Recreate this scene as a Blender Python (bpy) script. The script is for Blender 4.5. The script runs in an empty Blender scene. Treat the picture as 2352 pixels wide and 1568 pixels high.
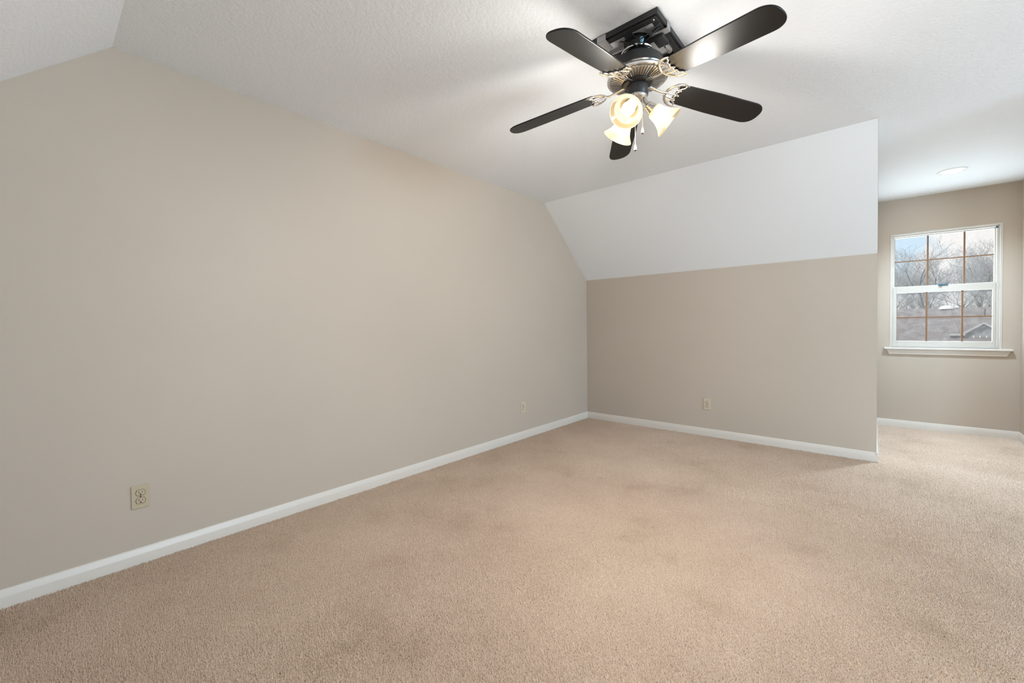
import bpy, bmesh, math, random
import numpy as np
from mathutils import Vector, Matrix

random.seed(7)
rng = np.random.default_rng(7)
scene = bpy.context.scene
COL = scene.collection

# ------------------------------------------------------------------ room measures (metres)
H = 2.4892            # flat ceiling
K = 1.713             # knee walls
S1 = -0.863           # crease flat ceiling / back slope
S2 = -4.280           # crease flat ceiling / front slope
YF = S2 + S1          # front knee wall plane (mirror of the back one)
W = 2.7373            # left side of the back dormer
WR = 3.776            # right side of the back dormer
D = 1.6917            # end wall of the back dormer
XR = 9.00             # right gable wall
FW0, FW1, FD = 4.55, 6.35, -6.70   # unseen dormer behind the camera, added to light the room from the front
T = 0.12

# ------------------------------------------------------------------ camera
cam = bpy.data.cameras.new('camera')
cam_o = bpy.data.objects.new('camera', cam)
COL.objects.link(cam_o)
yaw, pit, roll = -0.7185, -0.0199, 0.0113
fw = Vector((math.sin(yaw), math.cos(yaw), 0)); rt = Vector((math.cos(yaw), -math.sin(yaw), 0)); up = Vector((0, 0, 1))
fw, up = fw * math.cos(pit) + up * math.sin(pit), up * math.cos(pit) - fw * math.sin(pit)
rx = rt * math.cos(roll) - up * math.sin(roll)
uy = rt * math.sin(roll) + up * math.cos(roll)
M = Matrix((rx, uy, -fw)).transposed().to_4x4()
M.translation = Vector((2.7373, -4.5551, 1.14))
cam_o.matrix_world = M
cam.sensor_fit = 'HORIZONTAL'; cam.sensor_width = 36.0
cam.lens = 960.2263 / 2352 * 36.0
cam.shift_x = 0.000136; cam.shift_y = -0.0057
cam.clip_start = 0.02; cam.clip_end = 500
scene.camera = cam_o

# ------------------------------------------------------------------ colour management
vs = scene.view_settings
scene.display_settings.display_device = 'sRGB'
vs.view_transform = 'Standard'; vs.look = 'None'; vs.gamma = 1.0; vs.use_curve_mapping = False
vs.exposure = 0.17
scene.cycles.use_denoising = True
scene.cycles.max_bounces = 10; scene.cycles.diffuse_bounces = 6
scene.cycles.glossy_bounces = 4; scene.cycles.transmission_bounces = 6; scene.cycles.transparent_max_bounces = 16
scene.cycles.sample_clamp_indirect = 4.0; scene.cycles.sample_clamp_direct = 8.0
scene.cycles.caustics_reflective = False; scene.cycles.caustics_refractive = False

# ------------------------------------------------------------------ node helpers
def srgb(r, g, b):
    f = lambda c: (c / 255 / 12.92) if c / 255 <= 0.04045 else ((c / 255 + 0.055) / 1.055) ** 2.4
    return (f(r), f(g), f(b), 1.0)

class NT:
    def __init__(s, tree): s.t = tree; s.n = tree.nodes; s.l = tree.links
    def add(s, kind, **kw):
        n = s.n.new(kind)
        for k, v in kw.items():
            if k.startswith('i_'):
                key = k[2:]
                key = int(key) if key.isdigit() else key.replace('_', ' ')
                n.inputs[key].default_value = v
            else: setattr(n, k, v)
        return n
    def link(s, a, b): s.l.new(a, b)
    def ramp(s, fac, stops):
        r = s.n.new('ShaderNodeValToRGB')
        e = r.color_ramp.elements
        while len(e) < len(stops): e.new(0.5)
        for el, (p, c) in zip(e, stops): el.position = p; el.color = c
        s.link(fac, r.inputs[0]); return r.outputs[0]

def material(name):
    m = bpy.data.materials.new(name); m.use_nodes = True
    nt = NT(m.node_tree); nt.n.clear()
    out = nt.add('ShaderNodeOutputMaterial')
    return m, nt, out

def principled(name, color, rough=0.6, metal=0.0, spec=0.5, bump=None, coat=0.0):
    """bump: list of (scale, strength, distance, kind)"""
    m, nt, out = material(name)
    b = nt.add('ShaderNodeBsdfPrincipled')
    b.inputs['Base Color'].default_value = color
    b.inputs['Roughness'].default_value = rough
    b.inputs['Metallic'].default_value = metal
    b.inputs['Specular IOR Level'].default_value = spec
    b.inputs['Coat Weight'].default_value = coat
    nt.link(b.outputs[0], out.inputs[0])
    if bump:
        tc = nt.add('ShaderNodeTexCoord'); prev = None
        for scale, strength, dist in bump:
            n = nt.add('ShaderNodeTexNoise'); n.inputs['Scale'].default_value = scale
            n.inputs['Detail'].default_value = 3.0
            nt.link(tc.outputs['Object'], n.inputs['Vector'])
            bp = nt.add('ShaderNodeBump'); bp.inputs['Strength'].default_value = strength
            bp.inputs['Distance'].default_value = dist
            nt.link(n.outputs[0], bp.inputs['Height'])
            if prev: nt.link(prev.outputs[0], bp.inputs['Normal'])
            prev = bp
        nt.link(prev.outputs[0], b.inputs['Normal'])
    return m

# ------------------------------------------------------------------ world: pale winter sky with a cloud bank
world = bpy.data.worlds.new('sky'); scene.world = world; world.use_nodes = True
nt = NT(world.node_tree); nt.n.clear()
wout = nt.add('ShaderNodeOutputWorld'); bg = nt.add('ShaderNodeBackground')
tc = nt.add('ShaderNodeTexCoord')
sep = nt.add('ShaderNodeSeparateXYZ'); nt.link(tc.outputs['Generated'], sep.inputs[0])
nz = nt.add('ShaderNodeTexNoise'); nz.inputs['Scale'].default_value = 9.0; nz.inputs['Detail'].default_value = 6.0
nt.link(tc.outputs['Generated'], nz.inputs['Vector'])
# cloud cover grows eastward (x) and towards the horizon
m1 = nt.add('ShaderNodeMath', operation='MULTIPLY'); nt.link(sep.outputs[0], m1.inputs[0]); m1.inputs[1].default_value = 7.0
m2 = nt.add('ShaderNodeMath', operation='MULTIPLY'); nt.link(sep.outputs[2], m2.inputs[0]); m2.inputs[1].default_value = -5.0
m3 = nt.add('ShaderNodeMath', operation='ADD'); nt.link(m1.outputs[0], m3.inputs[0]); nt.link(m2.outputs[0], m3.inputs[1])
m4 = nt.add('ShaderNodeMath', operation='MULTIPLY_ADD'); nt.link(nz.outputs[0], m4.inputs[0]); m4.inputs[1].default_value = 1.6
nt.link(m3.outputs[0], m4.inputs[2])
cl = nt.ramp(m4.outputs[0], [(0.62, (0, 0, 0, 1)), (0.80, (1, 1, 1, 1))])
mix = nt.add('ShaderNodeMix', data_type='RGBA')
nt.link(cl, mix.inputs[0]); mix.inputs[6].default_value = (0.57, 0.755, 0.90, 1); mix.inputs[7].default_value = (0.88, 0.865, 0.85, 1)
nt.link(mix.outputs[2], bg.inputs[0]); bg.inputs[1].default_value = 1.0
nt.link(bg.outputs[0], wout.inputs[0])

# ------------------------------------------------------------------ daylight lamps; right and front windows are unseen, added to light the room
def area(name, loc, direction, sx, sy, power, color, spread=180):
    l = bpy.data.lights.new(name, 'AREA'); l.shape = 'RECTANGLE'; l.size = sx; l.size_y = sy
    l.energy = power; l.color = color; l.spread = math.radians(spread)
    o = bpy.data.objects.new(name, l); COL.objects.link(o)
    o.location = loc; o.rotation_euler = Vector(direction).to_track_quat('-Z', 'Y').to_euler()
    return o
area('added_right_window_light', (XR + 0.30, -2.55, 1.30), (-1, 0, 0.30), 2.6, 1.4, 310, (0.61, 0.82, 1.0))
area('added_front_window_light', (5.45, FD - 0.30, 1.30), (-0.25, 1, 0.50), 1.35, 1.35, 195, (0.62, 0.825, 1.0))
area('daylight_dormer_window', (3.25, D + 0.22, 1.5), (0, -1, 0), 0.78, 1.15, 24, (0.72, 0.88, 1.0))
sun = bpy.data.lights.new('sun', 'SUN'); sun.energy = 2.2; sun.angle = math.radians(12); sun.color = (1, 0.97, 0.93)
sun_o = bpy.data.objects.new('sun', sun); COL.objects.link(sun_o)
sun_o.rotation_euler = Vector((0.55, 0.60, -0.60)).to_track_quat('-Z', 'Y').to_euler()

# ------------------------------------------------------------------ materials
def wall_paint():
    m, nt, out = material('beige_wall_paint')
    b = nt.add('ShaderNodeBsdfPrincipled'); b.inputs['Roughness'].default_value = 0.55
    b.inputs['Specular IOR Level'].default_value = 0.3
    tc = nt.add('ShaderNodeTexCoord')
    n = nt.add('ShaderNodeTexNoise'); n.inputs['Scale'].default_value = 1.2; n.inputs['Detail'].default_value = 2
    nt.link(tc.outputs['Object'], n.inputs['Vector'])
    c = nt.ramp(n.outputs[0], [(0.3, (0.496, 0.430, 0.360, 1)), (0.7, (0.516, 0.447, 0.375, 1))])
    nt.link(c, b.inputs['Base Color'])
    n2 = nt.add('ShaderNodeTexNoise'); n2.inputs['Scale'].default_value = 260; n2.inputs['Detail'].default_value = 2
    nt.link(tc.outputs['Object'], n2.inputs['Vector'])
    bp = nt.add('ShaderNodeBump'); bp.inputs['Strength'].default_value = 0.10; bp.inputs['Distance'].default_value = 0.002
    nt.link(n2.outputs[0], bp.inputs['Height']); nt.link(bp.outputs[0], b.inputs['Normal'])
    nt.link(b.outputs[0], out.inputs[0]); return m

def ceiling_paint():
    """white knock-down texture: flattened blobs with small pits"""
    m, nt, out = material('textured_white_ceiling')
    b = nt.add('ShaderNodeBsdfPrincipled'); b.inputs['Roughness'].default_value = 0.8
    b.inputs['Specular IOR Level'].default_value = 0.2
    b.inputs['Base Color'].default_value = (0.87, 0.915, 0.965, 1)
    tc = nt.add('ShaderNodeTexCoord')
    n = nt.add('ShaderNodeTexNoise'); n.inputs['Scale'].default_value = 60; n.inputs['Detail'].default_value = 4; n.inputs['Roughness'].default_value = 0.6
    nt.link(tc.outputs['Object'], n.inputs['Vector'])
    h = nt.ramp(n.outputs[0], [(0.40, (0, 0, 0, 1)), (0.56, (1, 1, 1, 1))])
    bp = nt.add('ShaderNodeBump'); bp.inputs['Strength'].default_value = 0.35; bp.inputs['Distance'].default_value = 0.003
    nt.link(h, bp.inputs['Height']); nt.link(bp.outputs[0], b.inputs['Normal'])
    nt.link(b.outputs[0], out.inputs[0]); return m

def carpet_mat():
    m, nt, out = material('beige_carpet')
    b = nt.add('ShaderNodeBsdfPrincipled'); b.inputs['Roughness'].default_value = 0.95
    b.inputs['Specular IOR Level'].default_value = 0.05
    tc = nt.add('ShaderNodeTexCoord')
    big = nt.add('ShaderNodeTexNoise'); big.inputs['Scale'].default_value = 2.6; big.inputs['Detail'].default_value = 5; big.inputs['Roughness'].default_value = 0.6
    nt.link(tc.outputs['Object'], big.inputs['Vector'])
    base = nt.ramp(big.outputs[0], [(0.28, (0.610, 0.472, 0.365, 1)), (0.42, (0.700, 0.553, 0.440, 1)), (0.52, (0.720, 0.573, 0.459, 1)), (0.72, (0.755, 0.607, 0.492, 1))])
    fine = nt.add('ShaderNodeTexNoise'); fine.inputs['Scale'].default_value = 170; fine.inputs['Detail'].default_value = 3; fine.inputs['Roughness'].default_value = 0.7
    nt.link(tc.outputs['Object'], fine.inputs['Vector'])
    f = nt.ramp(fine.outputs[0], [(0.30, (0.62, 0.58, 0.54, 1)), (0.45, (0.95, 0.94, 0.93, 1)), (0.7, (1.12, 1.12, 1.12, 1))])
    mx = nt.add('ShaderNodeMix', data_type='RGBA', blend_type='MULTIPLY'); mx.inputs[0].default_value = 1.0
    nt.link(base, mx.inputs[6]); nt.link(f, mx.inputs[7])
    nt.link(mx.outputs[2], b.inputs['Base Color'])
    nt.link(b.outputs[0], out.inputs[0]); return m

def emitter(name, color, strength):
    m, nt, out = material(name)
    e = nt.add('ShaderNodeEmission'); e.inputs[0].default_value = color; e.inputs[1].default_value = strength
    nt.link(e.outputs[0], out.inputs[0]); return m

def shade_glass():
    m, nt, out = material('amber_alabaster_glass')
    d = nt.add('ShaderNodeBsdfDiffuse'); t = nt.add('ShaderNodeBsdfTranslucent')
    g = nt.add('ShaderNodeBsdfGlossy'); g.inputs['Roughness'].default_value = 0.15
    tc = nt.add('ShaderNodeTexCoord')
    n = nt.add('ShaderNodeTexNoise'); n.inputs['Scale'].default_value = 18; n.inputs['Detail'].default_value = 3
    nt.link(tc.outputs['Object'], n.inputs['Vector'])
    c = nt.ramp(n.outputs[0], [(0.35, (0.95, 0.82, 0.60, 1)), (0.65, (0.98, 0.91, 0.77, 1))])
    d.inputs[0].default_value = (0.09, 0.072, 0.042, 1); nt.link(c, t.inputs[0])
    a = nt.add('ShaderNodeMixShader'); a.inputs[0].default_value = 0.62
    nt.link(d.outputs[0], a.inputs[1]); nt.link(t.outputs[0], a.inputs[2])
    b = nt.add('ShaderNodeMixShader'); b.inputs[0].default_value = 0.05
    nt.link(a.outputs[0], b.inputs[1]); nt.link(g.outputs[0], b.inputs[2])
    nt.link(b.outputs[0], out.inputs[0]); return m

def window_glass(name, haze):
    m, nt, out = material(name)
    tr = nt.add('ShaderNodeBsdfTransparent'); gl = nt.add('ShaderNodeBsdfGlossy'); gl.inputs['Roughness'].default_value = 0.02
    df = nt.add('ShaderNodeBsdfDiffuse'); df.inputs[0].default_value = (0.75, 0.74, 0.74, 1)
    tc = nt.add('ShaderNodeTexCoord')
    n = nt.add('ShaderNodeTexNoise'); n.inputs['Scale'].default_value = 25; n.inputs['Detail'].default_value = 5
    nt.link(tc.outputs['Object'], n.inputs['Vector'])
    h = nt.ramp(n.outputs[0], [(0.40, (haze * .55,) * 3 + (1,)), (0.70, (haze * 1.3,) * 3 + (1,))])
    a = nt.add('ShaderNodeMixShader'); nt.link(h, a.inputs[0]); nt.link(tr.outputs[0], a.inputs[1]); nt.link(df.outputs[0], a.inputs[2])
    b = nt.add('ShaderNodeMixShader'); b.inputs[0].default_value = 0.04
    nt.link(a.outputs[0], b.inputs[1]); nt.link(gl.outputs[0], b.inputs[2])
    nt.link(b.outputs[0], out.inputs[0]); return m

def shingles():
    m, nt, out = material('brown_roof_shingles')
    b = nt.add('ShaderNodeBsdfPrincipled'); b.inputs['Roughness'].default_value = 0.9
    tc = nt.add('ShaderNodeTexCoord'); mp = nt.add('ShaderNodeMapping')
    nt.link(tc.outputs['Object'], mp.inputs[0])
    br = nt.add('ShaderNodeTexBrick'); br.inputs['Scale'].default_value = 1.0
    br.inputs['Brick Width'].default_value = 0.5; br.inputs['Row Height'].default_value = 0.30
    br.inputs['Mortar Size'].default_value = 0.03
    br.inputs['Color1'].default_value = (0.20, 0.155, 0.138, 1); br.inputs['Color2'].default_value = (0.26, 0.205, 0.185, 1)
    br.inputs['Mortar'].default_value = (0.17, 0.14, 0.13, 1)
    nt.link(mp.outputs[0], br.inputs[0])
    nt.link(br.outputs[0], b.inputs['Base Color']); nt.link(b.outputs[0], out.inputs[0]); return m

MAT = dict(
    wall=wall_paint(), ceiling=ceiling_paint(), carpet=carpet_mat(),
    slope=principled('smooth_white_ceiling', (0.80, 0.825, 0.85, 1), 0.8, spec=0.2, bump=[(180, 0.05, 0.002)]),
    trim=principled('white_trim_paint', (0.68, 0.635, 0.58, 1), 0.35),
    vinyl=principled('white_vinyl', (0.58, 0.55, 0.505, 1), 0.4),
    brown=principled('brown_grille', srgb(128, 94, 62), 0.6),
    blue=principled('teal_blue_plastic', srgb(20, 88, 112), 0.5),
    black=principled('black_satin_metal', (0.010, 0.010, 0.011, 1), 0.45),
    dark=principled('dark_bracket_metal', (0.03, 0.03, 0.032, 1), 0.5, metal=0.3),
    navy=principled('charcoal_switch_housing', (0.022, 0.025, 0.032, 1), 0.38),
    blade=principled('black_blade_laminate', (0.004, 0.0036, 0.0033, 1), 0.36, spec=0.42),
    chrome=principled('polished_chrome', (0.78, 0.77, 0.76, 1), 0.17, metal=1.0),
    brushed=principled('brushed_nickel', (0.55, 0.53, 0.51, 1), 0.28, metal=1.0),
    vent=principled('grey_vent_metal', (0.30, 0.285, 0.27, 1), 0.35, metal=0.9),
    clip=principled('galvanised_clip', (0.42, 0.42, 0.42, 1), 0.35, metal=0.6, bump=[(60, 0.3, 0.004)]),
    rubber=principled('black_wire', (0.012, 0.012, 0.012, 1), 0.5),
    nut=principled('pale_blue_wire_nut', (0.20, 0.42, 0.58, 1), 0.4),
    white=principled('white_plastic', (0.80, 0.79, 0.76, 1), 0.35),
    cord=principled('pale_chain', (0.72, 0.69, 0.64, 1), 0.35, metal=0.3),
    almond=principled('almond_plastic', (0.490, 0.405, 0.285, 1), 0.35),
    almond2=principled('light_almond_plastic', (0.60, 0.515, 0.40, 1), 0.35),
    slot=principled('dark_slot', srgb(60, 46, 26), 0.6),
    glass_shade=shade_glass(),
    bulb=emitter('lit_bulb', (1.0, 0.88, 0.68, 1), 20.0),
    downlight=emitter('lit_downlight', (1.0, 0.97, 0.93, 1), 60.0),
    pane_up=window_glass('clear_pane', 0.03), pane_low=window_glass('hazy_pane', 0.10),
    shingles=shingles(),
    siding=principled('grey_siding', (0.30, 0.295, 0.30, 1), 0.8),
    fascia=principled('pale_fascia', (0.46, 0.44, 0.43, 1), 0.7),
    hglass=principled('dull_window_glass', (0.26, 0.26, 0.26, 1), 0.3),
    bark=principled('grey_bark', (0.50, 0.485, 0.48, 1), 0.95),
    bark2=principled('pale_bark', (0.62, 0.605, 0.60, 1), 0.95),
    trunk=principled('dark_bough_bark', (0.19, 0.175, 0.17, 1), 0.95),
    brush=principled('dry_brush', (0.52, 0.47, 0.445, 1), 0.95),
    pale=principled('pale_twigs', (0.72, 0.70, 0.66, 1), 0.9),
    lawn=principled('winter_lawn', (0.23, 0.21, 0.15, 1), 0.95, bump=[(8, 0.4, 0.05)]),
)

# ------------------------------------------------------------------ mesh helpers
class MB:
    """collects shapes in one bmesh and links them as ONE mesh object"""
    def __init__(s): s.bm = bmesh.new(); s.mi = 0
    def face(s, vs):
        try: f = s.bm.faces.new(vs); f.material_index = s.mi; return f
        except ValueError: return None
    def prism(s, pts, off):
        pts = [Vector(p) for p in pts]; off = Vector(off)
        a = [s.bm.verts.new(p) for p in pts]; b = [s.bm.verts.new(p + off) for p in pts]
        s.face(a); s.face(b[::-1]); n = len(a)
        for i in range(n): s.face([a[i], b[i], b[(i + 1) % n], a[(i + 1) % n]])
        return s
    def box(s, x0, x1, y0, y1, z0, z1):
        return s.prism([(x0, y0, z0), (x1, y0, z0), (x1, y1, z0), (x0, y1, z0)], (0, 0, z1 - z0))
    def lathe(s, prof, n=40, origin=(0, 0, 0), mat=None, caps=True):
        """prof: (r, z) list, revolved about local z; mat: 3x3/4x4 orientation"""
        R = mat.to_3x3() if mat else Matrix.Identity(3); o = Vector(origin); rings = []
        for r, z in prof:
            if r < 1e-6: rings.append([s.bm.verts.new(o + R @ Vector((0, 0, z)))])
            else: rings.append([s.bm.verts.new(o + R @ Vector((r * math.cos(2 * math.pi * k / n), r * math.sin(2 * math.pi * k / n), z))) for k in range(n)])
        for a, b in zip(rings, rings[1:]):
            for k in range(n):
                k2 = (k + 1) % n
                if len(a) == 1 and len(b) > 1: s.face([a[0], b[k], b[k2]])
                elif len(b) == 1 and len(a) > 1: s.face([a[k], b[0], a[k2]])
                elif len(a) > 1: s.face([a[k], b[k], b[k2], a[k2]])
        if caps:
            for r in (rings[0], rings[-1]):
                if len(r) > 2: s.face(r)
        return s
    def tube(s, path, rad, n=8, flat=1.0, up=(0, 0, 1), caps=True):
        """sweep an ellipse (rad wide, rad*flat along up) along a path"""
        path = [Vector(p) for p in path]; rads = rad if isinstance(rad, (list, tuple)) else [rad] * len(path)
        rings = []; U = Vector(up)
        for i, p in enumerate(path):
            t = (path[min(i + 1, len(path) - 1)] - path[max(i - 1, 0)]).normalized()
            side = t.cross(U)
            if side.length < 1e-4: side = t.cross(Vector((1, 0, 0)))
            side.normalize(); u2 = side.cross(t)
            rings.append([s.bm.verts.new(p + side * rads[i] * math.cos(2 * math.pi * k / n) + u2 * rads[i] * flat * math.sin(2 * math.pi * k / n)) for k in range(n)])
        for a, b in zip(rings, rings[1:]):
            for k in range(n): s.face([a[k], a[(k + 1) % n], b[(k + 1) % n], b[k]])
        if caps: s.face(rings[0][::-1]); s.face(rings[-1])
        return s
    def build(s, name, mats, parent=None, smooth=False, bevel=0.0, matrix=None, angle=40):
        bm = s.bm
        bmesh.ops.recalc_face_normals(bm, faces=bm.faces)
        if matrix: bmesh.ops.transform(bm, matrix=matrix, verts=bm.verts)
        me = bpy.data.meshes.new(name); bm.to_mesh(me); bm.free()
        o = bpy.data.objects.new(name, me); COL.objects.link(o)
        for m in (mats if isinstance(mats, (list, tuple)) else [mats]): me.materials.append(MAT[m])
        if smooth:
            for p in me.polygons: p.use_smooth = True
            me.set_sharp_from_angle(angle=math.radians(angle))
        if bevel:
            b = o.modifiers.new('bevel', 'BEVEL'); b.width = bevel; b.segments = 2; b.limit_method = 'ANGLE'
        if parent: o.parent = parent
        return o

def tag(o, label, cat, group=None, kind=None):
    o['label'] = label; o['category'] = cat
    if group: o['group'] = group
    if kind: o['kind'] = kind
    return o
def struct(o): o['kind'] = 'structure'; return o
def empty(name, loc, rz=0.0):
    o = bpy.data.objects.new(name, None); COL.objects.link(o); o.empty_display_size = 0.1
    o.location = loc; o.rotation_euler = (0, 0, rz); return o

# ------------------------------------------------------------------ room shell
fl = MB()
PILE = 0.009
fl.box(-T, XR + T, YF - T, T, -0.15, -PILE)
fl.box(W - T, WR + T, T, D + T, -0.15, -PILE)
fl.box(FW0 - T, FW1 + T, FD - T, YF - T, -0.15, -PILE)
floor = struct(fl.build('floor', 'carpet'))
# carpet pile: individual cut tufts, leaning in slowly varying directions
def pile(name, x0, x1, y0, y1, step, keep=None):
    nx, ny = int((x1 - x0) / step), int((y1 - y0) / step)
    X, Y = np.meshgrid(x0 + (np.arange(nx) + .5) * step, y0 + (np.arange(ny) + .5) * step)
    X = (X + rng.uniform(-.5, .5, X.shape) * step).ravel(); Y = (Y + rng.uniform(-.5, .5, Y.shape) * step).ravel()
    if keep is not None:
        k = keep(X, Y); X, Y = X[k], Y[k]
    n = len(X)
    lx = .0016 * np.sin(2.1 * X + 1.3 * np.sin(1.7 * Y + .4)) + .0012 * np.sin(5.3 * Y + 2.2 * X) + rng.normal(0, .0022, n)
    ly = .0016 * np.cos(1.9 * Y + 1.1 * np.sin(2.3 * X)) + .0012 * np.sin(4.7 * X - 1.4 * Y) + rng.normal(0, .0022, n)
    hgt = PILE + rng.normal(.001, .0018, n); rad = step * rng.uniform(.42, .62, n); ph = rng.uniform(0, 2 * math.pi, n)
    V = np.empty((n, 4, 3), np.float32)
    for k in range(3):
        V[:, k, 0] = X + rad * np.cos(ph + k * 2.0944); V[:, k, 1] = Y + rad * np.sin(ph + k * 2.0944); V[:, k, 2] = -PILE - .0005
    V[:, 3, 0] = X + lx; V[:, 3, 1] = Y + ly; V[:, 3, 2] = -PILE + hgt
    b = (np.arange(n, dtype=np.int32) * 4)[:, None, None]
    F = b + np.array([[0, 1, 3], [1, 2, 3], [2, 0, 3]], np.int32)[None]
    me = bpy.data.meshes.new(name); me.vertices.add(n * 4); me.vertices.foreach_set('co', V.ravel())
    me.loops.add(n * 9); me.loops.foreach_set('vertex_index', F.ravel())
    me.polygons.add(n * 3); me.polygons.foreach_set('loop_start', np.arange(n * 3, dtype=np.int32) * 3)
    me.update(calc_edges=True); me.materials.append(MAT['carpet'])
    o = bpy.data.objects.new(name, me); COL.objects.link(o); o.parent = floor; o['kind'] = 'stuff'; return o
near = lambda X, Y: (X - 2.2) ** 2 + (Y + 3.8) ** 2 < 2.3 ** 2
def far(X, Y): return ~near(X, Y) & ((Y < 0) | ((X > W) & (X < WR)))
pile('carpet_pile', 0.001, 4.6, -4.9, -0.001, 0.0058, near)
pile('carpet_pile', 0.001, 5.6, -4.9, D, 0.0080, far)


g = MB()
g.prism([(0, YF, 0), (0, 0, 0), (0, 0, K), (0, S1, H), (0, S2, H), (0, YF, K)], (-T, 0, 0))
struct(g.build('wall_left', 'wall'))
g = MB()
wy0, wy1, wz0, wz1 = -3.95, -1.15, 0.80, 2.10  # opening for the added right window, out of view
g.prism([(XR, YF, 0), (XR, wy0, 0), (XR, wy0, H), (XR, S2, H), (XR, YF, K)], (T, 0, 0))
g.prism([(XR, wy1, 0), (XR, 0, 0), (XR, 0, K), (XR, S1, H), (XR, wy1, H)], (T, 0, 0))
g.box(XR, XR + T, wy0, wy1, 0, wz0); g.box(XR, XR + T, wy0, wy1, wz1, H)
struct(g.build('wall_right', 'wall'))
e = 0.002
struct(MB().box(-T, W - e, 0, T, 0, K).build('wall_back', 'wall'))
struct(MB().box(WR + e, XR + T, 0, T, 0, K).build('wall_back_right', 'wall'))
sl = Vector((0, K - H, 0)); sl = Vector((0, (H - K), -S1)).normalized() * T
def slope(name, x0, x1, back, mat):
    if back: pts = [(x0, S1, H), (x1, S1, H), (x1, 0, K), (x0, 0, K)]; off = (0, sl.y, sl.z)
    else: pts = [(x0, S2, H), (x1, S2, H), (x1, YF, K), (x0, YF, K)]; off = (0, -sl.y, sl.z)
    return struct(MB().prism(pts, off).build(name, mat))
slope('ceiling_slope_back', -T, W - e, True, 'slope')
slope('ceiling_slope_back_right', WR + e, XR + T, True, 'slope')
slope('ceiling_slope_front', -T, FW0 - e, False, 'ceiling')
slope('ceiling_slope_front_right', FW1 + e, XR + T, False, 'ceiling')
c = MB()
c.box(-T, XR + T, S2, S1, H, H + T)
c.box(W - T, WR + T, S1, D + T, H, H + T)
c.box(FW0 - T, FW1 + T, FD - T, S2, H, H + T)
struct(c.build('ceiling', 'ceiling'))
def dormer_side(name, x, sgn, yk, ys, yd):
    q = 0.006 if yd > yk else -0.006
    return struct(MB().prism([(x, yd, 0), (x, yk + q, 0), (x, yk + q, K), (x, ys + q, H), (x, yd, H)], (sgn * (T - 0.01), 0, 0)).build(name, 'wall'))
dormer_side('wall_dormer_left', W, -1, 0, S1, D)
dormer_side('wall_dormer_right', WR, 1, 0, S1, D)
dormer_side('wall_added_front_dormer_left', FW0, -1, YF, S2, FD)  # unseen front dormer, added to carry the front window light
dormer_side('wall_added_front_dormer_right', FW1, 1, YF, S2, FD)
struct(MB().box(-T, FW0 - e, YF - T, YF, 0, K).build('wall_front_left', 'wall'))
struct(MB().box(FW1 + e, XR + T, YF - T, YF, 0, K).build('wall_front_right', 'wall'))
fwx0, fwx1 = 4.75, 6.15  # opening for the added front window, out of view
g = MB(); g.box(FW0 - T, fwx0, FD - T, FD, 0, H); g.box(fwx1, FW1 + T, FD - T, FD, 0, H)
g.box(fwx0, fwx1, FD - T, FD, 0, 0.8); g.box(fwx0, fwx1, FD - T, FD, 2.1, H)
struct(g.build('wall_added_front_dormer', 'wall'))
# dormer end wall with the window opening
ox0, ox1, oz0, oz1 = 2.850, 3.646, 0.872, 2.100
g = MB(); g.box(W - T, ox0, D, D + T, 0, H); g.box(ox1, WR + T, D, D + T, 0, H)
g.box(ox0, ox1, D, D + T, 0, oz0); g.box(ox0, ox1, D, D + T, oz1, H)
struct(g.build('wall_dormer_back', 'wall'))

# baseboards: flat face with a sloping rounded top
BH, BT = 0.0746, 0.0125
def baseboard(name, a, b, inward):
    """a, b: floor points on the wall plane; inward: unit vector into the room"""
    prof = [(0, -PILE), (BT, -PILE), (BT, BH * .56), (BT * .93, BH * .62), (BT * .72, BH * .76), (BT * .50, BH * .90), (BT * .32, BH * .97), (0, BH)]
    a, b, n = Vector(a), Vector(b), Vector(inward)
    m = MB(); m.prism([a + n * p + Vector((0, 0, q)) for p, q in prof], b - a)
    return struct(m.build(name, 'trim', smooth=True, angle=25))
baseboard('baseboard_left', (0, YF, 0), (0, 0, 0), (1, 0, 0))
baseboard('baseboard_back', (0, 0, 0), (W, 0, 0), (0, -1, 0))
baseboard('baseboard_dormer_left', (W, -BT, 0), (W, D, 0), (1, 0, 0))
baseboard('baseboard_dormer_back', (W, D, 0), (WR, D, 0), (0, -1, 0))
baseboard('baseboard_dormer_right', (WR, D, 0), (WR, -BT, 0), (-1, 0, 0))
baseboard('baseboard_back_right', (WR, 0, 0), (XR, 0, 0), (0, -1, 0))
baseboard('baseboard_right', (XR, YF, 0), (XR, 0, 0), (-1, 0, 0))

# ------------------------------------------------------------------ dormer window (white vinyl double-hung)
win = struct(empty('window_1', (ox0, D, oz0)))
def wpart(mb, name, mat, parent=None, **kw):
    o = mb.build(name, mat, matrix=Matrix.Translation((-ox0, -D, -oz0)) if True else None, **kw)
    o.parent = parent or win; return o
yi = D + 0.022                 # inner face of the vinyl frame
def frame4(m, x0, x1, z0, z1, l, r, b, t, y0, y1):
    m.box(x0, x0 + l, y0, y1, z0, z1); m.box(x1 - r, x1, y0, y1, z0, z1)
    m.box(x0 + l, x1 - r, y0, y1, z0, z0 + b); m.box(x0 + l, x1 - r, y0, y1, z1 - t, z1)
    return m
f = frame4(MB(), ox0, ox1, oz0, oz1, .014, .026, .020, .020, yi, D + T)
wpart(f, 'window_frame', 'vinyl', bevel=0.002)
trimf = MB()   # thin bead where the drywall return meets the frame
trimf.box(ox0 - .010, ox0 + .004, D - .004, yi - .001, oz0, oz1 - .004); trimf.box(ox1 - .006, ox1 + .012, D - .004, yi - .001, oz0, oz1 - .004)
trimf.box(ox0 - .010, ox1 + .012, D - .006, yi - .001, oz1 - .004, oz1 + .012)
wpart(trimf, 'window_bead', 'vinyl', bevel=0.002)
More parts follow.
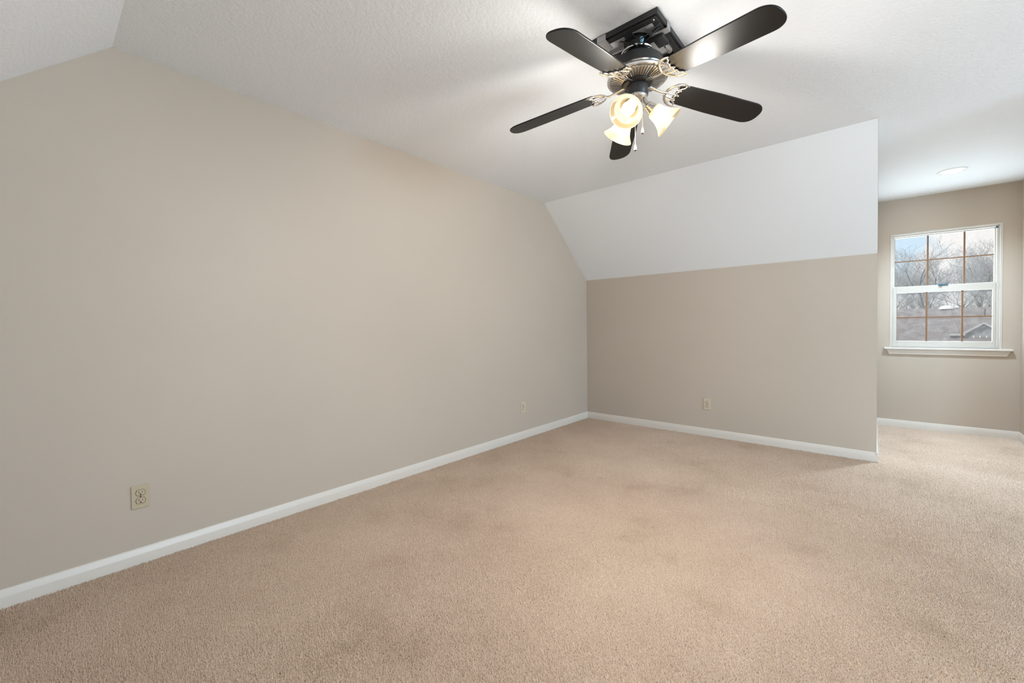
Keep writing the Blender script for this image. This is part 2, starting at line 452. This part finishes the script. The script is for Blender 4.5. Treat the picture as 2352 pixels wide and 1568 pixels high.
# upper sash further out, lower sash nearer the room
yu, yl = D + 0.062, D + 0.034
ux0, ux1, uz0, uz1 = ox0 + 0.014, ox1 - 0.026, 1.53, oz1 - 0.020
us = frame4(MB(), ux0, ux1, uz0 - .03, uz1, .014, .010, .038, .010, yu, yu + .03)
upper = wpart(us, 'upper_sash', 'vinyl', bevel=0.0015)
lz0, lz1 = oz0 + .020, 1.532
lx0, lx1 = ux0 + .001, ux1 - .001
ls = frame4(MB(), lx0, lx1, lz0, lz1, .030, .020, .050, .066, yl, yl + .026)
lower = wpart(ls, 'lower_sash', 'vinyl', bevel=0.0015)
def grille(x0, x1, z0, z1, y, vx, hz, parent):
    m = MB()
    for x in vx: m.box(x - .007, x + .007, y, y + .006, z0, z1)
    m.box(x0, x1, y + .0005, y + .0055, hz - .0055, hz + .0055)
    m.box(x0, x0 + .003, y, y + .006, z0, z1)
    return wpart(m, 'grille', 'brown', parent)
grille(ux0 + .014, ux1 - .010, uz0 + .008, uz1 - .010, yu + .012, (3.140, 3.408), 1.812, upper)
grille(lx0 + .030, lx1 - .020, lz0 + .050, lz1 - .066, yl + .010, (3.132, 3.394), 1.198, lower)
wpart(MB().box(ux0 + .012, ux1 - .008, yu + .019, yu + .022, uz0, uz1 - .008), 'pane', 'pane_up', upper)
wpart(MB().box(lx0 + .028, lx1 - .018, yl + .017, yl + .020, lz0 + .048, lz1 - .06), 'pane', 'pane_low', lower)
lk = MB(); lk.box(3.218, 3.290, yl - .012, yl + .010, lz1 - .002, lz1 + .010); lk.box(3.224, 3.246, yl - .018, yl - .006, lz1 - .008, lz1 + .012)
o = wpart(lk, 'sash_lock', 'blue', lower, bevel=0.002); o['label'] = 'teal blue sash lock'
tp = MB(); tp.box(ux1 - .006, ux1 + .010, yi - .001, yi + .012, oz1 - .034, oz1 - .016)
o = wpart(tp, 'tape_scrap', 'blue'); o['label'] = 'scrap of blue tape in the top corner'
st = MB(); st.box(2.793, 3.727, D - .040, D + .03, .852, .872)
stool = wpart(st, 'window_sill', 'trim', bevel=0.005)
ap = MB(); ap.prism([(2.812, D, .852), (3.712, D, .852), (3.690, D, .800), (2.834, D, .800)], (0, -.016, 0))
wpart(ap, 'apron', 'trim', bevel=0.003)

# ------------------------------------------------------------------ wall outlets
def outlet(loc, rz, label, mat):
    """plate faces local -y"""
    r = empty('wall_outlet', loc, rz)
    tag(r, label, 'outlet', 'duplex outlets on the walls')
    p = MB(); p.box(-.035, .035, -.006, 0, -.057, .057)
    p.build('cover_plate', mat, r, bevel=0.003)
    for s in (1, -1):
        q = MB(); cz = s * .0195; n = 28; pts = []
        for k in range(n):
            a = 2 * math.pi * k / n
            pts.append((.0172 * math.cos(a), -.0055, cz + max(-.0135, min(.0135, .0172 * math.sin(a)))))
        q.prism(pts, (0, -.003, 0))
        rec = q.build('receptacle', mat, r, bevel=0.0006)
        sl_ = MB()
        sl_.box(-.0078, -.0052, -.0092, -.008, cz - .001, cz + .0075); sl_.box(.0052, .0076, -.0092, -.008, cz, cz + .0070)
        sl_.prism([(.0034 * math.cos(a * math.pi / 6), -.008, cz - .0072 + .0034 * math.sin(a * math.pi / 6)) for a in range(12)], (0, -.0012, 0))
        sl_.build('slots', 'slot', rec)
        ring = MB()
        ring.tube([(.0186 * math.cos(2 * math.pi * k / n), -.0062, cz + max(-.0150, min(.0150, .0186 * math.sin(2 * math.pi * k / n)))) for k in range(n + 1)], .0007, n=5, up=(0, 1, 0), caps=False)
        ring.build('seam', 'slot', rec)
    sc = MB(); sc.lathe([(0, 0), (.0032, 0), (.0028, .0012), (0, .0014)], 12, (0, -.006, 0), Matrix.Rotation(math.pi / 2, 3, 'X'))
    sc.build('screw', 'slot', r, smooth=True)
    return r
outlet((0, -4.226, 0.327), math.pi / 2, 'almond outlet plate on the left beige wall, nearest the camera', 'almond')
outlet((0, -1.265, 0.319), math.pi / 2, 'small almond outlet on the left beige wall, near the far corner', 'almond2')
outlet((1.419, 0, 0.325), 0, 'almond outlet on the low back wall below the white slope', 'almond2')

# ------------------------------------------------------------------ recessed light in the dormer ceiling
def downlight(loc, label, power):
    rl = tag(empty('recessed_light', loc), label, 'ceiling light')
    MB().lathe([(.062, -.002), (.066, -.007), (.084, -.010), (.096, -.006), (.098, 0), (.06, 0)], 48, caps=False).build('trim_ring', 'white', rl, smooth=True)
    dl = bpy.data.lights.new('downlight', 'SPOT'); dl.energy = power; dl.color = (0.66, 0.84, 1.0); dl.shadow_soft_size = .05
    dl.spot_size = math.radians(134); dl.spot_blend = 1.0
    dlo = bpy.data.objects.new('downlight', dl); COL.objects.link(dlo); dlo.parent = rl; dlo.location = (0, 0, -.02)
    MB().lathe([(0, -.0045), (.040, -.0045), (.062, -.003), (.062, -.001), (0, -.001)], 40).build('lens', 'downlight', rl, smooth=True)
downlight((3.233, 0.865, H), 'small round lit downlight in the ceiling before the window', 160)

# ------------------------------------------------------------------ ceiling fan
FX, FY = 1.873, -2.642
fan = tag(empty('ceiling_fan', (FX, FY, H)), 'black five-blade ceiling fan with chrome trim and three lit glass shades', 'ceiling fan')
PH, R0, RT_, ZR, ZT = -1.601, 0.199, 0.66, 2.26 - H, 2.194 - H

# black square mounting frame on the ceiling (centre a little off the fan axis)
cxf, cyf, hf = 1.850 - FX, -2.610 - FY, 0.180
fr = MB()
def ring_sq(m, ho, hi, z0, z1):
    m.box(cxf - ho, cxf + ho, cyf - ho, cyf - hi, z0, z1); m.box(cxf - ho, cxf + ho, cyf + hi, cyf + ho, z0, z1)
    m.box(cxf - ho, cxf - hi, cyf - hi, cyf + hi, z0, z1); m.box(cxf + hi, cxf + ho, cyf - hi, cyf + hi, z0, z1)
ring_sq(fr, hf, hf - .005, -.024, 0)
ring_sq(fr, hf - .005, hf - .014, -.021, -.016)
ring_sq(fr, hf - .011, hf - .040, -.030, -.025)
ring_sq(fr, hf - .011, hf - .016, -.025, -.012)
frame = fr.build('mounting_frame', 'black', fan, bevel=0.0015)
for k, (sx, sy) in enumerate(((1, -1), (-1, -1), (1, 1), (-1, 1))):
    s = MB(); s.lathe([(0, -.0045), (.004, -.003), (.005, 0)], 10, (cxf + sx * (hf - .026), cyf + sy * (hf - .027), -.030))
    s.build('screw', 'chrome', frame, smooth=True)
# galvanised clips wrapped round the frame
def clip(x0, x1, y0, y1):
    m = MB(); m.box(x0, x1, y0, y1, -.036, -.030)
    m.box(x0, x1, y0, y0 + .003, -.030, -.004) if (y1 - y0) > (x1 - x0) else m.box(x1 - .003, x1, y0, y1, -.030, -.004)
    o = m.build('frame_clip', 'clip', fan, bevel=0.002); o['label'] = 'grey metal clip'; return o
clip(cxf + .110, cxf + .184, cyf - .075, cyf - .040)
clip(cxf - .105, cxf - .060, cyf - .184, cyf - .110)
# hanger bar, junction box and canopy ring above the motor
hb = MB(); hb.box(-.02, .02, cyf - hf + .02, cyf + hf - .02, -.022, -.016); hb.box(cxf - hf + .02, cxf + hf - .02, -.018, .018, -.030, -.024)
hb.build('hanger_bar', 'dark', fan, bevel=0.002)
jb = MB(); jb.lathe([(0, 0), (.060, 0), (.060, -.012), (.052, -.030), (.044, -.045), (0, -.045)], 36)
jb.build('hanger_dish', 'dark', fan, smooth=True)
MB().tube([(.068 * math.cos(a * math.pi / 18), .068 * math.sin(a * math.pi / 18), -.058) for a in range(37)], .006, n=8, caps=False).build('canopy_ring', 'chrome', fan, smooth=True)
jx = MB(); jx.box(.085, .135, -.03, .05, -.05, 0); jx.build('wiring_box', 'dark', fan, bevel=0.004)
sp = MB()
for k in range(7): sp.tube([(.125 + .010 * math.cos(a * math.pi / 6), .040 + k * .007, -.055 + .016 * math.sin(a * math.pi / 6)) for a in range(13)], .0016, n=5, up=(0, 1, 0), caps=False)
sp.build('spring_coil', 'brushed', fan, smooth=True)
for pts in ([(.13, -.06, -.03), (.11, -.075, -.05), (.07, -.06, -.062), (.03, -.05, -.075), (.01, -.03, -.09)],
            [(.15, -.10, -.038), (.10, -.09, -.055), (.05, -.085, -.060), (.02, -.06, -.085)],
            [(-.04, -.09, -.03), (.00, -.085, -.05), (.03, -.075, -.07), (.02, -.05, -.09)]):
    MB().tube(pts, .0028, n=6).build('wire', 'rubber', fan, smooth=True)
MB().lathe([(.0, 0), (.008, -.003), (.010, -.012), (.006, -.026), (0, -.028)], 10, (.058, -.078, -.045)).build('wire_nut', 'nut', fan, smooth=True)

# motor
MB().lathe([(0, -.098), (.085, -.098), (.108, -.101), (.117, -.108), (.119, -.118), (.119, -.160), (0, -.160)], 64).build('motor_housing', 'black', fan, smooth=True)
MB().lathe([(0, -.045), (.030, -.045), (.030, -.099), (0, -.099)], 24).build('hanger_stem', 'dark', fan, smooth=True)
MB().lathe([(.112, -.158), (.126, -.157), (.134, -.161), (.131, -.166), (.137, -.170), (.1405, -.177), (.1385, -.184), (.128, -.187), (.112, -.184)], 72, caps=False).build('trim_ring', 'chrome', fan, smooth=True)
vp = MB(); vp.lathe([(.0, -.176), (.134, -.176), (.134, -.182), (.118, -.190), (.070, -.199), (0, -.199)], 72)
vp.mi = 1
NV = 52
for k in range(NV):
    a = 2 * math.pi * k / NV; ca, sa = math.cos(a), math.sin(a)
    for (ra, za, rb, zb) in ((.074, -.2000, .126, -.1885),):
        wA, wB = .0020, .0036
        P = lambda r, t, z: (r * ca - t * sa, r * sa + t * ca, z)
        vp.prism([P(ra, -wA, za), P(ra, wA, za), P(rb, wB, zb), P(rb, -wB, zb)], (0, 0, -.0032))
vp.build('vent_plate', ['vent', 'brushed'], fan)
MB().lathe([(0, -.196), (.066, -.196), (.070, -.202), (.068, -.210), (.060, -.214), (.0, -.214)], 48).build('flywheel', 'black', fan, smooth=True)
sw = MB(); sw.lathe([(0, -.205), (.044, -.205), (.050, -.210), (.050, -.258), (.047, -.262), (0, -.262)], 48)
switch = sw.build('switch_housing', 'navy', fan, smooth=True)
MB().lathe([(0, -.258), (.046, -.258), (.047, -.266), (.042, -.276), (.030, -.284), (.014, -.289), (.008, -.296), (0, -.298)], 40).build('light_fitter', 'brushed', fan, smooth=True)

# blades and their chrome irons
coneA = math.atan2(ZR - ZT, RT_ - R0); PITCH = math.radians(-11.5)
L = (RT_ - R0) / math.cos(coneA)
def blade_frame(k, dph=0.0, dcone=0.0):
    a = PH + dph + 2 * math.pi / 5 * k
    d = Vector((math.cos(a), math.sin(a), 0)); tg = Vector((-math.sin(a), math.cos(a), 0)); up = Vector((0, 0, 1))
    cA = coneA + dcone
    dd = d * math.cos(cA) - up * math.sin(cA); uu = up * math.cos(cA) + d * math.sin(cA)
    t2 = tg * math.cos(PITCH) + uu * math.sin(PITCH); u2 = dd.cross(t2)
    m = Matrix((dd, t2, u2)).transposed().to_4x4(); m.translation = d * R0 + Vector((0, 0, ZR)); return m, d
def blade_outline():
    hw = lambda s: .0575 + .0075 * min(1, s / .20)
    up_, lo = [], []
    up_.append((0.0, hw(0) - .012)); up_.append((.004, hw(0) - .004)); up_.append((.012, hw(0)))
    for s in np.linspace(.04, L - .066, 12): up_.append((s, hw(s)))
    for a in np.linspace(8, 90, 13):
        a = math.radians(a); up_.append((L - .066 + .066 * math.sin(a) ** .92, .065 * math.cos(a) ** .80))
    lo = [(s, -t) for s, t in up_[::-1] if t > 1e-5]
    return up_ + lo
for k in range(5):
    dph, dc = (0.0, 0.0)
    if k == 0: dph, dc = math.radians(0.4), math.radians(-0.7)
    m, d = blade_frame(k, dph, dc)
    b = MB(); b.prism([(s, t, 0) for s, t in blade_outline()], (0, 0, .0065))
    bl = b.build('fan_blade', 'blade', fan, bevel=0.0015, matrix=m)
    z = -.004
    iron = MB()
    arc = [(.036, .062), (.022, .0665), (.004, .066), (-.016, .058), (-.034, .040), (-.046, .018), (-.049, 0)]
    arc = arc + [(s, -t) for s, t in arc[-2::-1]]
    iron.tube([(s, t, z) for s, t in arc], [.004, .006, .0068, .007, .007, .0072, .0075, .0072, .007, .007, .0068, .006, .004], n=8, flat=.6)
    scal = []
    for i in range(25):
        u = -1 + 2 * i / 24; t = u * .060
        scal.append((.006 + .030 * abs(u) ** 2.4 - .010 * abs(math.sin(u * math.pi * 2.5)) + .006 * (1 - abs(u)), t, z))
    iron.tube(scal, .0048, n=8, flat=.7)
    for t0, t1 in ((.0, .0), (.020, .028), (-.020, -.028)):
        iron.tube([(-.046 + abs(t0) * .35, t0, z), (.004, t1, z)], .0046, n=8, flat=.7)
    iron.tube([(.004, .028, z), (-.02, .055, z)], .004, n=8, flat=.7); iron.tube([(.004, -.028, z), (-.02, -.055, z)], .004, n=8, flat=.7)
    bmesh.ops.transform(iron.bm, matrix=m, verts=iron.bm.verts)
    p0 = m @ Vector((-.044, 0, z))
    hub = d * .056 + Vector((0, 0, -.208))
    mid1 = hub.lerp(p0, .35) + Vector((0, 0, -.003)); mid2 = hub.lerp(p0, .75) + Vector((0, 0, -.006))
    iron.tube([hub, mid1, mid2, p0], [.010, .0075, .0065, .0075], n=10, flat=.7)
    ir = iron.build('blade_iron', 'chrome', fan, smooth=True, angle=60)
    for s, t in ((.012, .030), (.012, -.030), (.016, 0)):
        sc_ = MB(); sc_.lathe([(0, -.010), (.003, -.0095), (.005, -.008), (.005, -.002)], 10, (s, t, 0))
        sc_.build('screw', 'brushed', ir, smooth=True, matrix=m)

# three lamp arms: socket, bell shade, bulb
LPH = math.radians(-85); TILT = math.radians(49)
for k in range(3):
    a = LPH + k * 2 * math.pi / 3
    d = Vector((math.cos(a), math.sin(a), 0))
    ax = (d * math.sin(TILT) - Vector((0, 0, 1)) * math.cos(TILT)).normalized()
    q = Vector((0, 0, 1)).rotation_difference(ax).to_matrix()
    o0 = d * .028 + Vector((0, 0, -.274))
    rim = d * .148 + Vector((0, 0, 2.097 - H))
    base = rim - ax * .104                         # shade neck
    arm = MB(); arm.tube([o0, o0.lerp(base, .5), base - ax * .020], [.010, .009, .010], n=12)
    ar = arm.build('lamp_arm', 'brushed', fan, smooth=True)
    so = MB(); so.lathe([(0, -.034), (.014, -.034), (.019, -.030), (.019, -.020), (.023, -.018), (.023, -.008), (.027, -.006), (.027, .010), (.020, .012), (0, .012)], 28, base, q)
    so.build('socket', 'brushed', ar, smooth=True)
    prof_o = [(.024, .004), (.031, .006), (.036, .014), (.038, .028), (.0405, .044), (.046, .062), (.054, .078), (.064, .092), (.0735, .103), (.0745, .1045)]
    prof_i = [(r - .003, z - .0006 if z > .09 else z + .001) for r, z in prof_o[::-1]]
    sh = MB(); sh.lathe(prof_o + prof_i, 48, base, q, caps=False)
    s_ = sh.build('lamp_shade', 'glass_shade', ar, smooth=True, angle=80); s_['label'] = 'lit amber-white glass bell shade'
    bu = MB(); bu.lathe([(0, .012), (.013, .012), (.014, .026), (.020, .038), (.027, .050), (.030, .062), (.028, .074), (.021, .085), (.010, .091), (0, .0925)], 24, base, q)
    bu.build('bulb', 'bulb', ar, smooth=True)
    sp_ = bpy.data.lights.new('lamp_light', 'POINT'); sp_.energy = 6.5; sp_.color = (1.0, 0.955, 0.89); sp_.shadow_soft_size = 0.06
    dn = bpy.data.lights.new('lamp_beam', 'SPOT'); dn.energy = 19.0; dn.color = (1.0, 0.955, 0.89); dn.shadow_soft_size = 0.05
    dn.spot_size = math.radians(165); dn.spot_blend = 0.5
    do_ = bpy.data.objects.new('lamp_beam', dn); COL.objects.link(do_); do_.parent = fan
    do_.location = base + ax * .112; do_.rotation_euler = ax.to_track_quat('-Z', 'Y').to_euler()
    so_ = bpy.data.objects.new('lamp_light', sp_); COL.objects.link(so_); so_.parent = fan
    so_.location = base + ax * .195; so_.rotation_euler = ax.to_track_quat('-Z', 'Y').to_euler()

# two pull chains
for (px, py, z1, rr) in ((.010, -.046, 1.960 - H, .0016), (.034, -.020, 2.040 - H, .0016)):
    ch = MB(); ch.tube([(px * .9, py * .9, -.245), (px, py, -.262), (px, py, z1 + .02)], rr, n=6)
    c_ = ch.build('pull_chain', 'cord', fan, smooth=True)
    kn = MB(); kn.lathe([(0, .026), (.003, .026), (.0055, .018), (.007, .006), (.0062, 0)], 14, (px, py, z1), caps=False)
    kn.mi = 1; kn.lathe([(.0062, 0), (.005, -.003), (0, -.003)], 14, (px, py, z1), caps=False)
    kn.build('pull_knob', ['white', 'slot'], c_, smooth=True)

# ------------------------------------------------------------------ outside: neighbour house, bare trees, brush, lawn
ground = tag(MB().box(-60, 90, 6, 160, -3.6, -3.2).build('lawn', 'lawn'), 'brown winter ground beyond the window', 'lawn', kind='stuff')
house = tag(empty('neighbor_house', (10.0, 58.0, -3.2)), 'low house with brown shingle roof and grey gable seen through the window', 'house')
HM = Matrix.Translation((-10.0, -58.0, 3.2))
rs = 0.352   # roof rise per metre
def roof_box(x0, x1, y0, y1, zr, t=.18):
    m = MB(); m.prism([(x0, y1, zr), (x1, y1, zr), (x1, y0, zr - (y1 - y0) * rs), (x0, y0, zr - (y1 - y0) * rs)], (0, 0, -t))
    m.prism([(x0, y1, zr), (x1, y1, zr), (x1, y1 + 9, zr - 9 * rs), (x0, y1 + 9, zr - 9 * rs)], (0, 0, -t)); return m
roof_box(-16, 34, 51.5, 62, 2.76).build('roof', 'shingles', house, matrix=HM)
roof_box(11.9, 34, 57.0, 64, 3.22).build('roof_section', 'shingles', house, matrix=HM)
MB().box(-15.5, 33.5, 52.4, 70.0, -3.2, -1.0).build('wall', 'siding', house, matrix=HM)
gx, gz, gy, hw_, ze = 10.11, 1.16, 53.3, 1.42, .05
gr = MB()
for s in (-1, 1):
    gr.prism([(gx, gy - .35, gz), (gx + s * hw_, gy - .35, ze), (gx + s * hw_, gy + 4.5, ze), (gx, gy + 4.5, gz)], (0, 0, -.10))
gr.build('gable_roof', 'shingles', house, matrix=HM)
fa = MB()
for s in (-1, 1): fa.prism([(gx, gy - .40, gz - .02), (gx + s * (hw_ + .05), gy - .40, ze - .02), (gx + s * (hw_ + .05), gy - .40, ze - .20), (gx, gy - .40, gz - .20)], (0, .06, 0))
fa.box(gx - hw_ - .75, gx - hw_ + .25, gy - .40, gy + .3, ze - .16, ze - .02)
fa.build('fascia', 'fascia', house, matrix=HM)
gw = MB(); gw.prism([(gx - hw_ + .22, gy, -3.2), (gx + hw_ - .22, gy, -3.2), (gx + hw_ - .22, gy, ze + .08), (gx, gy, gz - .12), (gx - hw_ + .22, gy, ze + .08)], (0, 3.5, 0))
gw.build('gable_wall', 'siding', house, matrix=HM)
wf = MB(); wx0, wx1, wzt, wzb = 9.52, 10.72, -.12, -1.25
for i in range(4): x = wx0 + (wx1 - wx0) * i / 3; wf.box(x - .03, x + .03, gy - .06, gy, wzb, wzt)
for z_ in (wzt, wzt - .40, wzt - .80, wzb): wf.box(wx0, wx1, gy - .055, gy, z_ - .025, z_ + .025) if z_ < wzt else None
hwn = wf.build('window', 'white', house, matrix=HM)
MB().box(wx0, wx1, gy - .03, gy - .01, wzb, wzt).build('pane', 'hglass', hwn, matrix=HM)
rv = MB(); rv.lathe([(0, .42), (.25, .40), (.50, .28), (.58, .12), (.58, 0), (0, 0)], 20, (8.45, 61.6, 2.60)); rv.build('roof_vent', 'white', house, smooth=True, matrix=HM)
MB().lathe([(0, .75), (.07, .75), (.07, 0), (0, 0)], 10, (11.0, 59.4, 1.75)).build('vent_pipe', 'rubber', house, matrix=HM)

def tubes_mesh(name, segs, mat):
    """segs: array n x 8 (p0, p1, r0, r1) -> three-sided tapered tubes as one mesh"""
    S = np.array(segs); n = len(S); p0, p1 = S[:, 0:3], S[:, 3:6]; r0, r1 = S[:, 6:7], S[:, 7:8]
    d = p1 - p0; d /= np.linalg.norm(d, axis=1, keepdims=True) + 1e-9
    ref = np.where(np.abs(d[:, 2:3]) > .9, [[1, 0, 0]], [[0, 0, 1]])
    u = np.cross(d, ref); u /= np.linalg.norm(u, axis=1, keepdims=True) + 1e-9; v = np.cross(d, u)
    V = []
    for P, r in ((p0, r0), (p1, r1)):
        for k in range(3):
            a = 2 * math.pi * k / 3; V.append(P + (u * math.cos(a) + v * math.sin(a)) * r)
    V = np.stack(V, 1).reshape(-1, 3)
    b = (np.arange(n) * 6)[:, None]
    F = np.concatenate([b + np.array([[k, (k + 1) % 3, 3 + (k + 1) % 3, 3 + k]]) for k in range(3)], 0)
    me = bpy.data.meshes.new(name)
    me.vertices.add(len(V)); me.vertices.foreach_set('co', V.astype(np.float32).ravel())
    me.loops.add(F.size); me.loops.foreach_set('vertex_index', F.astype(np.int32).ravel())
    me.polygons.add(len(F)); me.polygons.foreach_set('loop_start', (np.arange(len(F)) * 4).astype(np.int32))
    me.update(calc_edges=True); me.validate()
    me.materials.append(MAT[mat]); o = bpy.data.objects.new(name, me); COL.objects.link(o); return o

def grow(rnd, height, spread, levels=5, lean=0.0):
    trunk, twigs = [], []
    def branch(p, d, length, rad, lev):
        n = 4 if lev < 2 else 3
        for i in range(n):
            d = (d + Vector((rnd.gauss(0, .14), rnd.gauss(0, .14), rnd.gauss(.03, .10)))).normalized()
            q = p + d * length / n; r1 = rad * (1 - .12)
            (trunk if lev < 2 else twigs).append((*p, *q, rad, r1))
            p, rad = q, r1
            if lev < levels and (i > 0 or lev > 0):
                for _ in range(2 if lev < 3 else 1 + (rnd.random() < .6)):
                    a = rnd.uniform(0, 2 * math.pi); side = Vector((math.cos(a), math.sin(a), 0))
                    nd = (d * rnd.uniform(.5, 1.0) + side * rnd.uniform(.45, .95) * spread + Vector((0, 0, .15))).normalized()
                    branch(p, nd, length * rnd.uniform(.48, .70), max(.013, rad * rnd.uniform(.42, .62)), lev + 1)
    branch(Vector((0, 0, 0)), Vector((lean, 0, 1)).normalized(), height * .58, height * .0155, 0)
    return trunk, twigs
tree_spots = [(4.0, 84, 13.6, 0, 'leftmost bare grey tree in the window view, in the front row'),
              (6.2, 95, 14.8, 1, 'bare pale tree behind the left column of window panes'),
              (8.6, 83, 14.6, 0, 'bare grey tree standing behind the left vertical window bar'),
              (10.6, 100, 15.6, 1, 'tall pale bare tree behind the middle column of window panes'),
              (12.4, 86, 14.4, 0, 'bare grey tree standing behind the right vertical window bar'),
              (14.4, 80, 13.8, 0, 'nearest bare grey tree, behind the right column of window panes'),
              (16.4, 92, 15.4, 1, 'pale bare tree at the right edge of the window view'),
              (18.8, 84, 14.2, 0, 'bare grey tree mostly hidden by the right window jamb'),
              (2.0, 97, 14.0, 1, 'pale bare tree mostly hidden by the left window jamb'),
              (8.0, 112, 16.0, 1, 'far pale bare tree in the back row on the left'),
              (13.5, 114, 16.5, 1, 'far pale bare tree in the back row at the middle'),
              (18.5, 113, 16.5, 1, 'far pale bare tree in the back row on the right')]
for x, y, h_, pale, lab in tree_spots:
    rnd = random.Random(int(x * 100 + y))
    tr, tw = grow(rnd, h_, 1.0, 4, rnd.uniform(-.1, .1))
    t = tag(empty('bare_tree', (x, y, -3.2)), lab, 'tree', 'bare trees behind the neighbor house')
    for nm, sg in (('trunk', tr), ('branches', tw)):
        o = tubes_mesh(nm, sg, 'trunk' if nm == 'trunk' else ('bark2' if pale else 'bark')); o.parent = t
bs = []
rnd = random.Random(5)
for _ in range(2600):
    x, y = rnd.uniform(-6, 30), rnd.uniform(72, 120)
    p = Vector((x, y, -3.2 + rnd.uniform(0, 6.0) * (.6 + .4 * math.sin(x * .7))))
    d = Vector((rnd.gauss(0, .55), rnd.gauss(0, .3), 1)).normalized() * rnd.uniform(.8, 2.6)
    bs.append((*p, *(p + d), rnd.uniform(.02, .05), .008))
tag(tubes_mesh('thicket', bs, 'brush'), 'dense grey-brown thicket of brush between the roof and the trees', 'brush', kind='stuff')
rnd = random.Random(11)
t, w_ = grow(rnd, 2.7, 1.2, 3)
sh = tag(empty('bare_shrub', (6.9, 46.0, -3.2)), 'small pale bare shrub before the roof near the window bottom', 'shrub')
for nm, sg in (('stem', t), ('twigs', w_)):
    o = tubes_mesh(nm, sg, 'pale'); o.parent = sh
